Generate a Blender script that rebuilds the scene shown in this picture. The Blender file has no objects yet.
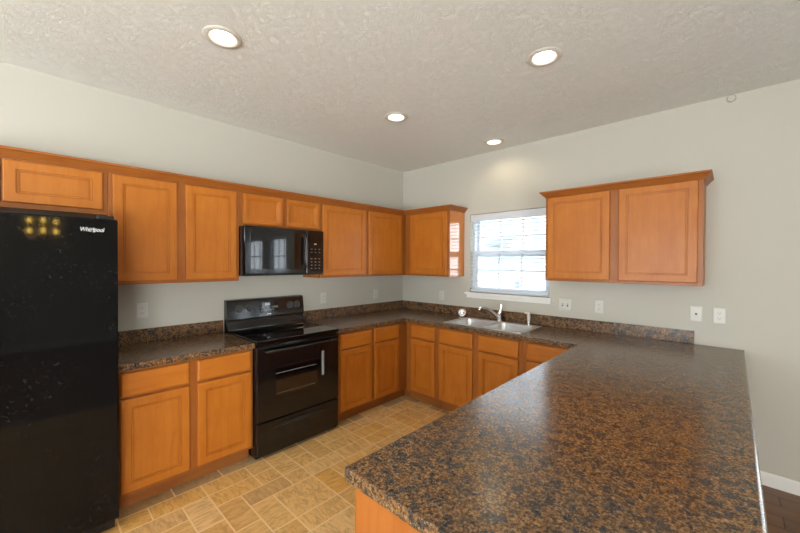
import bpy, bmesh, math, random
from mathutils import Vector, Matrix
random.seed(7)
S = bpy.context.scene
COL = S.collection
PI = math.pi
R = math.radians

# ------------------------------------------------------------------ camera
cam_d = bpy.data.cameras.new('camera')
cam_d.sensor_width = 36.0
cam_d.lens = 350.8 * 36.0 / 800.0
cam_d.clip_start = 0.02
cam = bpy.data.objects.new('camera', cam_d)
COL.objects.link(cam)
yw, pt, rl = R(43.456), R(-0.678), R(0.233)
fw = Vector((-math.sin(yw) * math.cos(pt), math.cos(yw) * math.cos(pt), math.sin(pt)))
rt = Vector((math.cos(yw), math.sin(yw), 0))
up = rt.cross(fw)
r2 = rt * math.cos(rl) + up * math.sin(rl)
u2 = -rt * math.sin(rl) + up * math.cos(rl)
M4 = Matrix((r2, u2, -fw)).transposed().to_4x4()
M4.translation = Vector((3.261, -3.496, 1.53))
cam.matrix_world = M4
S.camera = cam

# ------------------------------------------------------------------ world, light, exposure
W = bpy.data.worlds.new('World')
S.world = W
W.use_nodes = True
bg = W.node_tree.nodes['Background']
bg.inputs['Color'].default_value = (0.86, 0.93, 1.0, 1)
bg.inputs['Strength'].default_value = 10.0
S.view_settings.view_transform = 'Standard'
S.view_settings.look = 'None'
S.view_settings.gamma = 1
S.view_settings.use_curve_mapping = False
S.view_settings.exposure = 0.1


def area(name, loc, direction, sx, sy, energy, color):
    l = bpy.data.lights.new(name, 'AREA')
    l.shape = 'RECTANGLE'
    l.size, l.size_y, l.energy, l.color = sx, sy, energy, color
    o = bpy.data.objects.new(name, l)
    o.location = loc
    o.rotation_euler = Vector(direction).to_track_quat('-Z', 'Y').to_euler()
    COL.objects.link(o)
    return o


DAY = (0.84, 0.92, 1.0)
area('daylight_patio_door', (7.45, -5.65, 1.10), (-1, 0, 0), 2.1, 2.1, 40, (0.95, 0.97, 1.0))  # added fill light, outside the unseen opening in the right wall
area('daylight_off_pale_patio', (7.60, -5.65, 0.25), (-1, 0, 1.0), 2.1, 1.0, 420, (1.0, 0.99, 0.96))  # added upward fill that brightens the ceiling from the right
area('daylight_rear_window', (2.6, -7.45, 1.50), (0, 1, 0), 3.3, 1.5, 25, (0.97, 0.97, 1.0))  # added fill light from behind the camera
area('daylight_off_rear_ground', (2.6, -7.60, 0.70), (0, 1, 1.4), 3.3, 1.0, 410, (1.0, 0.99, 0.96))  # added upward fill that brightens the ceiling from the rear
# ------------------------------------------------------------------ helpers
def tag(o, label=None, cat=None, group=None, kind=None):
    if label: o['label'] = label
    if cat: o['category'] = cat
    if group: o['group'] = group
    if kind: o['kind'] = kind
    return o


def thing(name, loc, label, cat, group=None, rz=0):
    o = bpy.data.objects.new(name, None)
    o.empty_display_size = 0.1
    o.location = loc
    o.rotation_euler = (0, 0, rz)
    COL.objects.link(o)
    return tag(o, label, cat, group)


def copy_tree(o, parent=None):
    c = o.copy()
    COL.objects.link(c)
    c.parent = parent
    for ch in list(o.children):
        copy_tree(ch, c)
    return c


class MB:
    """collects shapes (world coordinates) and links them as one mesh object"""
    def __init__(self):
        self.bm = bmesh.new()

    def _mark(self):
        return set(self.bm.verts), set(self.bm.faces)

    def box(self, x0, x1, y0, y1, z0, z1, bev=0.0, seg=2):
        r = bmesh.ops.create_cube(self.bm, size=1.0)
        for v in r['verts']:
            v.co = Vector((x0 + (v.co.x + .5) * (x1 - x0), y0 + (v.co.y + .5) * (y1 - y0), z0 + (v.co.z + .5) * (z1 - z0)))
        if bev > 0:
            es = list({e for v in r['verts'] for e in v.link_edges})
            bmesh.ops.bevel(self.bm, geom=es, offset=bev, segments=seg, profile=0.6, affect='EDGES')
        return self

    def loops(self, loops, cap0=True, cap1=True):
        vs = [[self.bm.verts.new(p) for p in lp] for lp in loops]
        n = len(vs[0])
        for a, b in zip(vs[:-1], vs[1:]):
            for i in range(n):
                self.bm.faces.new((a[i], a[(i + 1) % n], b[(i + 1) % n], b[i]))
        if cap0: self.bm.faces.new(list(reversed(vs[0])))
        if cap1: self.bm.faces.new(vs[-1])
        return self

    def panel(self, mp, u0, u1, v0, v1, prof, w0=0.0):
        """rectangular panel built of concentric rectangles; prof = [(inset, height)...]"""
        lps = []
        for ins, h in prof:
            lps.append([mp(u0 + ins, v0 + ins, w0 + h), mp(u1 - ins, v0 + ins, w0 + h),
                        mp(u1 - ins, v1 - ins, w0 + h), mp(u0 + ins, v1 - ins, w0 + h)])
        return self.loops(lps)

    def lathe(self, prof, c, axis='z', seg=32, cap0=True, cap1=True):
        lps = []
        for r, h in prof:
            lp = []
            for i in range(seg):
                a = 2 * PI * i / seg
                p = (r * math.cos(a), r * math.sin(a), h)
                if axis == 'x': p = (h, p[0], p[1])
                elif axis == '-x': p = (-h, p[0], p[1])
                elif axis == 'y': p = (p[0], h, p[1])
                elif axis == '-y': p = (p[0], -h, p[1])
                lp.append(Vector(c) + Vector(p))
            lps.append(lp)
        return self.loops(lps, cap0, cap1)

    def tube(self, pts, r, seg=10):
        pts = [Vector(p) for p in pts]
        rr = r if isinstance(r, (list, tuple)) else [r] * len(pts)
        lps = []
        nrm = None
        for i, p in enumerate(pts):
            if i == 0: d = pts[1] - p
            elif i == len(pts) - 1: d = p - pts[-2]
            else: d = (pts[i + 1] - p).normalized() + (p - pts[i - 1]).normalized()
            d.normalize()
            if nrm is None:
                nrm = d.orthogonal().normalized()
            else:
                nrm = (nrm - d * nrm.dot(d)).normalized()
            b = d.cross(nrm)
            lps.append([p + (nrm * math.cos(2 * PI * k / seg) + b * math.sin(2 * PI * k / seg)) * rr[i] for k in range(seg)])
        return self.loops(lps)

    def prism(self, poly, mp, w0, w1):
        """polygon in (a,b) extruded along w; mp(a,b,w)->point"""
        return self.loops([[mp(a, b, w0) for a, b in poly], [mp(a, b, w1) for a, b in poly]])

    def mesh_in(self, me, mat):
        n0 = len(self.bm.verts)
        self.bm.from_mesh(me)
        self.bm.verts.ensure_lookup_table()
        for v in self.bm.verts[n0:]:
            v.co = mat @ v.co
        return self

    def build(self, name, mat, parent=None, smooth=35, recalc=True):
        if recalc:
            bmesh.ops.recalc_face_normals(self.bm, faces=self.bm.faces[:])
        root = parent
        off = Vector((0, 0, 0))
        while root is not None:
            off += root.location
            root = root.parent
        if parent is None:
            # origin at the base centre of the shape
            xs = [v.co for v in self.bm.verts]
            off = Vector(((min(c.x for c in xs) + max(c.x for c in xs)) / 2,
                          (min(c.y for c in xs) + max(c.y for c in xs)) / 2, min(c.z for c in xs)))
        for v in self.bm.verts:
            v.co -= off
        me = bpy.data.meshes.new(name)
        if smooth:
            for e in self.bm.edges:
                e.smooth = not (len(e.link_faces) == 2 and e.calc_face_angle(0) > R(smooth))
            for f in self.bm.faces:
                f.smooth = True
        self.bm.to_mesh(me)
        self.bm.free()
        for m in (mat if isinstance(mat, (list, tuple)) else [mat]):
            me.materials.append(m)
        o = bpy.data.objects.new(name, me)
        if parent is None:
            o.location = off
        else:
            o.parent = parent
        if smooth:
            wn = o.modifiers.new('weighted_normal', 'WEIGHTED_NORMAL')
            wn.keep_sharp = True
        COL.objects.link(o)
        return o


def text_mesh(s, size, ext=0.0006, shear=0.0, bold=0.0):
    c = bpy.data.curves.new('lettering', 'FONT')
    c.body = s
    c.size = size
    c.extrude = ext
    c.shear = shear
    c.offset = bold
    c.align_x = 'CENTER'
    c.align_y = 'CENTER'
    o = bpy.data.objects.new('lettering', c)
    COL.objects.link(o)
    dg = bpy.context.evaluated_depsgraph_get()
    me = bpy.data.meshes.new_from_object(o.evaluated_get(dg))
    bpy.data.objects.remove(o)
    bpy.data.curves.remove(c)
    return me


# ------------------------------------------------------------------ materials
def srgb(r, g, b):
    f = lambda c: (c / 255 / 12.92) if c / 255 <= 0.04045 else ((c / 255 + 0.055) / 1.055) ** 2.4
    return (f(r), f(g), f(b), 1)


class Mat:
    def __init__(self, name):
        self.m = bpy.data.materials.new(name)
        self.m.use_nodes = True
        self.nt = self.m.node_tree
        self.b = self.nt.nodes['Principled BSDF']

    def n(self, t, **kw):
        nd = self.nt.nodes.new(t)
        for k, v in kw.items():
            if k in nd.inputs: nd.inputs[k].default_value = v
            else: setattr(nd, k, v)
        return nd

    def l(self, a, b):
        self.nt.links.new(a, b)
        return self

    def set(self, **kw):
        for k, v in kw.items():
            self.b.inputs[k.replace('_', ' ')].default_value = v
        return self

    def ramp(self, fac, stops, interp='LINEAR'):
        r = self.n('ShaderNodeValToRGB')
        r.color_ramp.interpolation = interp
        el = r.color_ramp.elements
        while len(el) < len(stops): el.new(0.5)
        for e, (p, c) in zip(el, stops):
            e.position = p
            e.color = c
        self.l(fac, r.inputs[0])
        return r.outputs[0]

    def coord(self, kind='Object', scale=(1, 1, 1)):
        t = self.n('ShaderNodeTexCoord')
        m = self.n('ShaderNodeMapping')
        m.inputs['Scale'].default_value = scale
        self.l(t.outputs[kind], m.inputs[0])
        return m.outputs[0]

    def noise(self, vec, scale, detail=3, rough=0.5, dist=0.0):
        nz = self.n('ShaderNodeTexNoise')
        nz.inputs['Scale'].default_value = scale
        nz.inputs['Detail'].default_value = detail
        nz.inputs['Roughness'].default_value = rough
        nz.inputs['Distortion'].default_value = dist
        if vec is not None: self.l(vec, nz.inputs['Vector'])
        return nz.outputs[0]

    def bump(self, h, strength=0.2, dist=0.01):
        b = self.n('ShaderNodeBump')
        b.inputs['Strength'].default_value = strength
        b.inputs['Distance'].default_value = dist
        self.l(h, b.inputs['Height'])
        self.l(b.outputs[0], self.b.inputs['Normal'])
        return self

    def mix(self, fac, a, b, mode='MIX'):
        m = self.n('ShaderNodeMix', data_type='RGBA', blend_type=mode)
        for s, v in ((m.inputs[0], fac), (m.inputs[6], a), (m.inputs[7], b)):
            if hasattr(v, 'links'): self.l(v, s)
            else: s.default_value = v
        return m.outputs[2]


def plain(name, col, rough=0.5, metal=0.0, spec=0.5, coat=0.0):
    a = Mat(name)
    a.set(Base_Color=col, Roughness=rough, Metallic=metal, Specular_IOR_Level=spec, Coat_Weight=coat)
    nz = a.noise(a.coord('Object'), 60, 2)
    a.l(a.ramp(nz, [(0.3, (max(rough - .03, 0.01),) * 3 + (1,)), (0.7, (min(rough + .03, 1),) * 3 + (1,))]), a.b.inputs['Roughness'])
    return a.m


def wood(name, scale, base=(180, 108, 34)):
    a = Mat(name)
    co = a.coord('Object', scale)
    oi = a.n('ShaderNodeObjectInfo')
    off = a.n('ShaderNodeVectorMath', operation='ADD')
    a.l(co, off.inputs[0])
    mul = a.n('ShaderNodeMath', operation='MULTIPLY')
    mul.inputs[1].default_value = 37.0
    a.l(oi.outputs['Random'], mul.inputs[0])
    a.l(mul.outputs[0], off.inputs[1])
    g = a.noise(off.outputs[0], 6.0, 6, 0.6, 0.6)
    blotch = a.noise(a.coord('Object'), 5.0, 3, 0.55)
    r, gg, b = base
    c1 = a.ramp(g, [(0.28, srgb(r - 10, gg - 10, b - 8)), (0.5, srgb(r, gg, b)), (0.74, srgb(r + 6, gg + 6, b + 6))])
    c2 = a.mix(a.ramp(blotch, [(0.35, (0, 0, 0, 1)), (0.7, (.5, .5, .5, 1))]), c1, srgb(r - 16, gg - 18, b - 12))
    tint = a.ramp(oi.outputs['Random'], [(0, (.92, .91, .90, 1)), (1, (1, 1, 1, 1))])
    a.l(a.mix(1.0, c2, tint, 'MULTIPLY'), a.b.inputs['Base Color'])
    a.set(Roughness=0.40, Specular_IOR_Level=0.30, Coat_Weight=0.08, Coat_Roughness=0.18)
    a.bump(g, 0.05, 0.002)
    return a.m


WOOD_V = wood('maple_vertical_grain', (5, 5, 0.55))
WOOD_H = wood('maple_horizontal_grain', (0.55, 0.55, 5))
WOOD_C = wood('crown_wood', (0.55, 0.55, 5), (160, 95, 40))
WOOD_F = wood('maple_frame', (5, 5, 0.55), (154, 92, 38))
WOOD_K = wood('toe_kick_wood', (0.55, 0.55, 5), (150, 92, 44))
WOOD_E = wood('end_panel_wood', (7, 7, 0.5), (168, 99, 42))
WOOD_G = wood('glossy_end_panel', (7, 7, 0.5), (194, 120, 54))
_b = WOOD_G.node_tree.nodes['Principled BSDF']
_b.inputs['Roughness'].default_value = 0.13
_b.inputs['Coat Weight'].default_value = 0.8
_b.inputs['Coat Roughness'].default_value = 0.07

# laminate worktop that looks like brown granite
a = Mat('granite_laminate')
co = a.coord('Object')
n1 = a.noise(co, 105, 6, 0.74, 0.4)
n2 = a.noise(co, 30, 6, 0.66, 0.3)
n3 = a.noise(co, 190, 3, 0.6, 0.3)
n4 = a.noise(co, 17, 3, 0.5, 0.3)
base = a.ramp(n1, [(0.34, srgb(38, 33, 30)), (0.42, srgb(72, 55, 42)), (0.48, srgb(118, 86, 55)), (0.55, srgb(152, 112, 70)), (0.64, srgb(186, 150, 112))])
base = a.mix(a.ramp(n4, [(0.42, (0, 0, 0, 1)), (0.62, (.6, .6, .6, 1))]), base, a.ramp(n1, [(0.36, srgb(46, 40, 36)), (0.50, srgb(98, 80, 62)), (0.62, srgb(150, 128, 104))]))
dark = a.ramp(n2, [(0.515, (0, 0, 0, 1)), (0.55, (.9, .9, .9, 1))])
c = a.mix(dark, base, a.ramp(n1, [(0.38, srgb(24, 27, 32)), (0.52, srgb(60, 63, 69)), (0.62, srgb(118, 98, 76))]))
c = a.mix(a.ramp(n3, [(0.60, (0, 0, 0, 1)), (0.66, (.7, .7, .7, 1))]), c, srgb(192, 158, 120))
c = a.mix(1.0, c, (0.74, 0.71, 0.68, 1), 'MULTIPLY')
a.l(c, a.b.inputs['Base Color'])
a.set(Specular_IOR_Level=0.42, Roughness=0.22)
a.l(a.ramp(n3, [(0.3, (.19, .19, .19, 1)), (0.7, (.23, .23, .23, 1))]), a.b.inputs['Roughness'])
a.bump(n3, 0.01, 0.002)
GRANITE = a.m

a = Mat('wall_paint')
nz = a.noise(a.coord('Object'), 140, 3)
a.set(Base_Color=srgb(187, 184, 173), Roughness=0.75, Specular_IOR_Level=0.25)
a.bump(nz, 0.06, 0.002)
WALL = a.m

a = Mat('textured_ceiling_paint')
co = a.coord('Object')
nz = a.noise(co, 11, 5, 0.62, 3.2)
n2 = a.noise(a.coord('Object', (14, 40, 1)), 1.0, 4, 0.6, 1.5)
a.set(Base_Color=srgb(228, 229, 223), Roughness=0.85, Specular_IOR_Level=0.2)
h = a.ramp(nz, [(0.40, (0, 0, 0, 1)), (0.45, (.8, .8, .8, 1)), (0.49, (.2, .2, .2, 1)), (0.54, (1, 1, 1, 1)), (0.58, (.3, .3, .3, 1)), (0.64, (.9, .9, .9, 1))])
a.bump(a.mix(0.4, h, n2), 0.55, 0.006)
CEIL = a.m

# vinyl tile floor: the face attribute "tile" holds a random number per tile
a = Mat('vinyl_stone_tile')
at = a.n('ShaderNodeAttribute', attribute_name='tile')
sep = a.n('ShaderNodeSeparateColor')
a.l(at.outputs['Color'], sep.inputs[0])
tc = a.ramp(sep.outputs[0], [(0.0, srgb(212, 164, 98)), (0.3, srgb(228, 184, 118)), (0.55, srgb(222, 168, 86)), (0.8, srgb(232, 192, 132)), (1.0, srgb(204, 160, 102))])
co = a.coord('Object')
va = a.n('ShaderNodeVectorMath', operation='MULTIPLY')
a.l(co, va.inputs[0])
cmb = a.n('ShaderNodeCombineXYZ')
mm = a.n('ShaderNodeMapRange')
mm.inputs[3].default_value, mm.inputs[4].default_value = 0.5, 2.2
a.l(sep.outputs[1], mm.inputs[0])
a.l(mm.outputs[0], cmb.inputs[0])
mm2 = a.n('ShaderNodeMapRange')
mm2.inputs[3].default_value, mm2.inputs[4].default_value = 2.2, 0.5
a.l(sep.outputs[1], mm2.inputs[0])
a.l(mm2.outputs[0], cmb.inputs[1])
cmb.inputs[2].default_value = 1
a.l(cmb.outputs[0], va.inputs[1])
v1 = a.noise(va.outputs[0], 14, 6, 0.65, 1.6)
c = a.mix(a.ramp(v1, [(0.38, (.55, .55, .55, 1)), (0.55, (0, 0, 0, 1))]), tc, srgb(160, 120, 74))
c = a.mix(a.ramp(v1, [(0.56, (0, 0, 0, 1)), (0.72, (.6, .6, .6, 1))]), c, srgb(228, 198, 150))
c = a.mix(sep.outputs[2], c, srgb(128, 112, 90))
a.l(c, a.b.inputs['Base Color'])
a.set(Roughness=0.42, Specular_IOR_Level=0.4)
a.bump(v1, 0.05, 0.002)
TILE = a.m
GROUT = plain('tile_grout', srgb(236, 204, 152), 0.6)

a = Mat('brown_laminate_planks')
br = a.n('ShaderNodeTexBrick')
br.offset = 0.37
br.inputs['Color1'].default_value = srgb(120, 84, 54)
br.inputs['Color2'].default_value = srgb(98, 67, 42)
br.inputs['Mortar'].default_value = srgb(40, 27, 18)
br.inputs['Scale'].default_value = 1.0
br.inputs['Mortar Size'].default_value = 0.004
br.inputs['Brick Width'].default_value = 1.2
br.inputs['Row Height'].default_value = 0.13
a.l(a.coord('Object'), br.inputs['Vector'])
g = a.noise(a.coord('Object', (1.2, 14, 1)), 4, 5, 0.6, 0.5)
a.l(a.mix(a.ramp(g, [(0.4, (0, 0, 0, 1)), (0.7, (.5, .5, .5, 1))]), br.outputs[0], srgb(136, 98, 66)), a.b.inputs['Base Color'])
a.set(Roughness=0.4)
PLANK = a.m

WHITE = plain('white_gloss_paint', srgb(225, 224, 220), 0.35)
VINYL = plain('white_window_vinyl', srgb(210, 216, 224), 0.4)
BLIND = plain('white_blind_slat', srgb(204, 209, 216), 0.45)
PLATE = plain('white_plastic', srgb(200, 198, 191), 0.35)
TRIMM = plain('satin_off_white_trim', srgb(205, 200, 190), 0.4)
SLOT = plain('dark_slot', srgb(45, 43, 40), 0.6)
BLACK = plain('black_enamel', (0.004, 0.004, 0.0045, 1), 0.12, spec=0.5, coat=0.2)
BLACKM = plain('black_plastic', (0.008, 0.008, 0.009, 1), 0.3)
GLASSK = plain('black_glass', (0.002, 0.002, 0.0022, 1), 0.04, spec=0.62)
STEEL = plain('brushed_stainless', (0.74, 0.74, 0.75, 1), 0.40, metal=1.0)
CHROME = plain('chrome', (0.8, 0.8, 0.82, 1), 0.07, metal=1.0)
SILVER = plain('silver_print', srgb(210, 212, 214), 0.4, spec=0.5)
KEYP = plain('dim_key_print', srgb(96, 96, 98), 0.45)
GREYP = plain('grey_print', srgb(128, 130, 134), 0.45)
BRASS = plain('brass', (0.72, 0.46, 0.16, 1), 0.2, metal=1.0)
KNOBM = plain('charcoal_knob', srgb(52, 52, 55), 0.35)
RINGM = plain('burner_ring_print', srgb(46, 46, 48), 0.2)

# black fridge skin with pale smudges and scratches
a = Mat('smudged_black_enamel')
co = a.coord('Object')
s1 = a.noise(co, 55, 5, 0.75, 0.6)
s2 = a.noise(co, 3.2, 2, 0.5)
sm = a.n('ShaderNodeMath', operation='MULTIPLY')
a.l(a.ramp(s1, [(0.60, (0, 0, 0, 1)), (0.72, (1, 1, 1, 1))]), sm.inputs[0])
a.l(a.ramp(s2, [(0.46, (0, 0, 0, 1)), (0.62, (1, 1, 1, 1))]), sm.inputs[1])
a.l(a.mix(sm.outputs[0], (0.004, 0.004, 0.0045, 1), srgb(64, 66, 70)), a.b.inputs['Base Color'])
a.l(a.ramp(sm.outputs[0], [(0, (.05, .05, .05, 1)), (1, (.5, .5, .5, 1))]), a.b.inputs['Roughness'])
a.set(Specular_IOR_Level=0.2)
a.bump(a.noise(co, 400, 2), 0.004, 0.001)
FRIDGE = a.m


def emit(name, col, st):
    a = Mat(name)
    a.set(Base_Color=(1, 1, 1, 1), Emission_Color=col, Emission_Strength=st)
    return a.m


LAMP = emit('lit_lamp_face', (1.0, 0.93, 0.80, 1), 9.0)
CANDLE = emit('lit_candle_bulb', (1.0, 0.62, 0.10, 1), 80.0)

a = Mat('window_glass')
tr = a.n('ShaderNodeBsdfTransparent')
tr.inputs[0].default_value = (0.97, 0.98, 0.98, 1)
gl = a.n('ShaderNodeBsdfGlossy')
gl.inputs['Roughness'].default_value = 0.02
lw = a.n('ShaderNodeLayerWeight')
lw.inputs[0].default_value = 0.12
fr = a.n('ShaderNodeMath', operation='MULTIPLY_ADD')
fr.inputs[1].default_value, fr.inputs[2].default_value = 0.5, 0.03
a.l(lw.outputs['Facing'], fr.inputs[0])
mx = a.n('ShaderNodeMixShader')
a.l(fr.outputs[0], mx.inputs[0]); a.l(tr.outputs[0], mx.inputs[1]); a.l(gl.outputs[0], mx.inputs[2])
a.l(mx.outputs[0], a.nt.nodes['Material Output'].inputs[0])
GLASS = a.m

# ------------------------------------------------------------------ the room
H = 2.75
XR, YR = 7.0, -7.0
T = 0.16


def struct(name, mb, mat, parent=None, label=None):
    o = mb.build(name, mat, parent)
    if parent is None:
        o['kind'] = 'structure'
        if label: o['label'] = label
    return o


def wall_with_holes(mb, axis, t0, t1, a0, a1, z0, z1, holes):
    """wall slab; axis 'x' runs along x with thickness in y; holes = (a0,a1,z0,z1) sorted along a"""
    def bx(p0, p1, q0, q1):
        if p1 - p0 < 1e-4 or q1 - q0 < 1e-4: return
        if axis == 'x': mb.box(p0, p1, t0, t1, q0, q1)
        else: mb.box(t0, t1, p0, p1, q0, q1)
    cur = a0
    for h in holes:
        bx(cur, h[0], z0, z1)
        bx(h[0], h[1], z0, h[2])
        bx(h[0], h[1], h[3], z1)
        cur = h[1]
    bx(cur, a1, z0, z1)
    return mb


WX0, WX1, WZ0, WZ1 = 1.06, 1.962, 1.19, 2.08
DW = [(3.97, 4.80, 0.50, 2.07), (5.03, 6.08, 0.50, 2.07)]
struct('wall_back', wall_with_holes(MB(), 'x', 0, T, 0, XR, 0, H, [(WX0, WX1, WZ0, WZ1)] + DW), WALL)
struct('wall_left', MB().box(-T, 0, YR - T, T, 0, H), WALL)
struct('wall_right', wall_with_holes(MB(), 'y', XR, XR + T, YR, T, 0, H, [(-6.65, -4.65, 0.04, 2.12)]), WALL)
struct('wall_rear', wall_with_holes(MB(), 'x', YR - T, YR, 0, XR + T, 0, H, [(1.0, 4.2, 0.8, 2.2)]), WALL)
CANS = [(1.236, -2.768), (2.438, -1.394), (1.198, -1.374), (1.502, -.272)]
m = MB()
hh = .067
cxs = sorted({-T, XR + T} | {x + q for x, y in CANS for q in (-hh, hh)})
cys = sorted({YR - T, T} | {y + q for x, y in CANS for q in (-hh, hh)})
cv = {(x, y): m.bm.verts.new((x, y, H)) for x in cxs for y in cys}
fs = []
for xa, xb in zip(cxs[:-1], cxs[1:]):
    for ya, yb in zip(cys[:-1], cys[1:]):
        if any(abs((xa + xb) / 2 - x) < hh and abs((ya + yb) / 2 - y) < hh for x, y in CANS): continue
        fs.append(m.bm.faces.new((cv[(xa, ya)], cv[(xb, ya)], cv[(xb, yb)], cv[(xa, yb)])))
r_ = bmesh.ops.extrude_face_region(m.bm, geom=fs)
for v in r_['geom']:
    if isinstance(v, bmesh.types.BMVert): v.co.z += .12
struct('ceiling', m, CEIL)

# kitchen floor: stone-look vinyl in a broken pattern on a 15 cm module
m = MB()
MOD, GX, GY = 0.1487, 0.645, -2.11
FX1, FY0 = 3.08, -4.3
i0, i1 = -5, 18
j0, j1 = -16, 15
occ = {}
tiles = []


def put(i, j, w, h):
    for p in range(i, i + w):
        for q in range(j, j + h):
            if occ.get((p, q)) or not (i0 <= p < i1 and j0 <= q < j1): return False
    for p in range(i, i + w):
        for q in range(j, j + h): occ[(p, q)] = 1
    tiles.append((i, j, w, h))
    return True


for tl in [(1, -4, 1, 2), (2, -3, 1, 2), (2, -4, 2, 1), (3, -3, 2, 1), (3, -2, 2, 2), (2, -1, 1, 1), (0, -1, 2, 1),
           (0, -2, 1, 1), (1, -2, 1, 1), (0, 0, 1, 1), (1, 0, 1, 1), (2, 0, 1, 2), (0, -4, 1, 2), (0, 1, 2, 1), (3, 0, 2, 1)]:
    put(*tl)
rnd = random.Random(21)
for j in range(j0, j1):
    for i in range(i0, i1):
        if occ.get((i, j)): continue
        opts = [(2, 2), (2, 1), (1, 2), (1, 2), (2, 1), (1, 1)]
        rnd.shuffle(opts)
        for w, h in opts + [(1, 1)]:
            if put(i, j, w, h): break
lay = m.bm.loops.layers.float_color.new('tile')
gr = 0.0045


def quad(x0, x1, y0, y1, z, mi, col):
    x0, x1 = max(x0, 0), min(x1, FX1)
    y0, y1 = max(y0, FY0), min(y1, 0)
    if x1 - x0 < 0.002 or y1 - y0 < 0.002: return
    f = m.bm.faces.new([m.bm.verts.new(p) for p in ((x0, y0, z), (x1, y0, z), (x1, y1, z), (x0, y1, z))])
    f.material_index = mi
    for lp in f.loops: lp[lay] = col


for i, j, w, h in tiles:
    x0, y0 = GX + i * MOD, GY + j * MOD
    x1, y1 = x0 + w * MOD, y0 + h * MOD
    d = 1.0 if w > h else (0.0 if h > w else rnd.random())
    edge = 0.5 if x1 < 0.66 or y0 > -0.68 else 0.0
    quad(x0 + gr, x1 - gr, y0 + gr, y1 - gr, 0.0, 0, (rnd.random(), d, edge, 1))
quad(0, FX1, FY0, 0, -0.0012, 1, (0, 0, 0, 1))
for x0, x1, y0, y1 in [(0, FX1, FY0, 0)]:
    m.box(x0, x1, y0, y1, -0.05, -0.002)
for f in m.bm.faces:
    if f.calc_center_median().z < -0.0015: f.material_index = 1
o = m.build('floor', [TILE, GROUT], None, smooth=0, recalc=False)
o['kind'] = 'structure'
m = MB().box(FX1, XR + T, YR - T, T, -0.05, 0).box(-T, FX1, YR - T, FY0, -0.05, 0)
struct('floor_dining', m, PLANK)

# baseboards
m = MB()
m.prism([(0, 0), (-0.014, 0), (-0.014, 0.072), (-0.009, 0.085), (0, 0.088)], lambda a_, b_, w: (w, a_, b_), 3.08, XR)
struct('baseboard_back', m, WHITE)
m = MB()
m.prism([(0, 0), (-0.014, 0), (-0.014, 0.072), (-0.009, 0.085), (0, 0.088)], lambda a_, b_, w: (XR + a_, w, b_), -4.65, -0.014)
struct('baseboard_right', m, WHITE)

# ------------------------------------------------------------------ windows
def sash(mb, x0, x1, z0, z1, y, rail=0.035, nx=3, nz=2, bar=0.016):
    mb.box(x0, x0 + rail, y, y + .035, z0, z1)
    mb.box(x1 - rail, x1, y, y + .035, z0, z1)
    mb.box(x0 + rail, x1 - rail, y, y + .035, z0, z0 + rail)
    mb.box(x0 + rail, x1 - rail, y, y + .035, z1 - rail, z1)
    for k in range(1, nx):
        xx = x0 + rail + (x1 - x0 - 2 * rail) * k / nx
        mb.box(xx - bar / 2, xx + bar / 2, y + .010, y + .024, z0 + rail, z1 - rail)
    for k in range(1, nz):
        zz = z0 + rail + (z1 - z0 - 2 * rail) * k / nz
        mb.box(x0 + rail, x1 - rail, y + .011, y + .023, zz - bar / 2, zz + bar / 2)


def window(idx, x0, x1, z0, z1):
    w = thing('window_%d' % idx, ((x0 + x1) / 2, 0.0, z0), None, None)
    w['kind'] = 'structure'
    f = MB()
    fr_ = 0.03
    f.box(x0, x0 + fr_, .065, .155, z0, z1).box(x1 - fr_, x1, .065, .155, z0, z1)
    f.box(x0 + fr_, x1 - fr_, .065, .155, z0, z0 + fr_).box(x0 + fr_, x1 - fr_, .065, .155, z1 - fr_, z1)
    f.build('window_frame', VINYL, w)
    zm = (z0 + z1) / 2 - 0.005
    s = MB(); sash(s, x0 + fr_, x1 - fr_, zm - 0.034, z1 - fr_, .112)
    s.build('upper_sash', VINYL, w)
    s = MB(); sash(s, x0 + fr_, x1 - fr_, z0 + fr_, zm + 0.034, .074)
    s.build('lower_sash', VINYL, w)
    g = MB().box(x0 + .05, x1 - .05, .128, .131, zm + .01, z1 - .05).box(x0 + .05, x1 - .05, .090, .093, z0 + .05, zm - .01)
    g.build('glass_pane', GLASS, w)
    sl = MB().box(x0 - .05, x1 + .028, -.035, .0, z0 - .022, z0, .005).box(x0 + .002, x1 - .002, 0, .064, z0 - .022, z0 - .001)
    sl.build('window_sill', WHITE, w)
    ap = MB().box(x0 - .035, x1 + .015, -.014, 0, z0 - .062, z0 - .0225, .003)
    ap.build('sill_apron', WHITE, w)
    return w


def blind(x0, x1, z0, z1, label, n, tilt=-1):
    r_ = thing('window_blind', ((x0 + x1) / 2, .03, z1), label, 'blind', 'white window blinds')
    MB().box(x0 + .004, x1 - .004, .004, .016, z1 - .078, z1 - .004, .002).box(x0 + .006, x1 - .006, .0165, .055, z1 - .045, z1 - .006).build('headrail', BLIND, r_)
    m = MB()
    zb = z0 + .03
    for k in range(n):
        z = zb + .03 + (z1 - .100 - zb - .03) * k / (n - 1)
        hw = .0245
        dy, dz = hw * math.cos(R(tilt)), hw * math.sin(R(tilt))
        pts = [(.031 - dy, -dz), (.031, .0028), (.031 + dy, dz)]
        poly = [(p, z + q + .002) for p, q in pts] + [(p, z + q - .002) for p, q in reversed(pts)]
        m.prism(poly, lambda a_, b_, w: (w, a_, b_), x0 + .008, x1 - .008)
    m.build('slats', BLIND, r_)
    MB().box(x0 + .008, x1 - .008, .008, .054, zb - .014, zb + .006, .003).build('bottom_rail', BLIND, r_)
    m = MB()
    for fx in (0.10, 0.5, 0.90):
        xx = x0 + (x1 - x0) * fx
        for yy in (.0045, .0575):
            m.tube([(xx, yy, zb), (xx, yy, z1 - .05)], .0009, 6)
    m.build('ladder_cords', BLIND, r_)
    return r_


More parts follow.
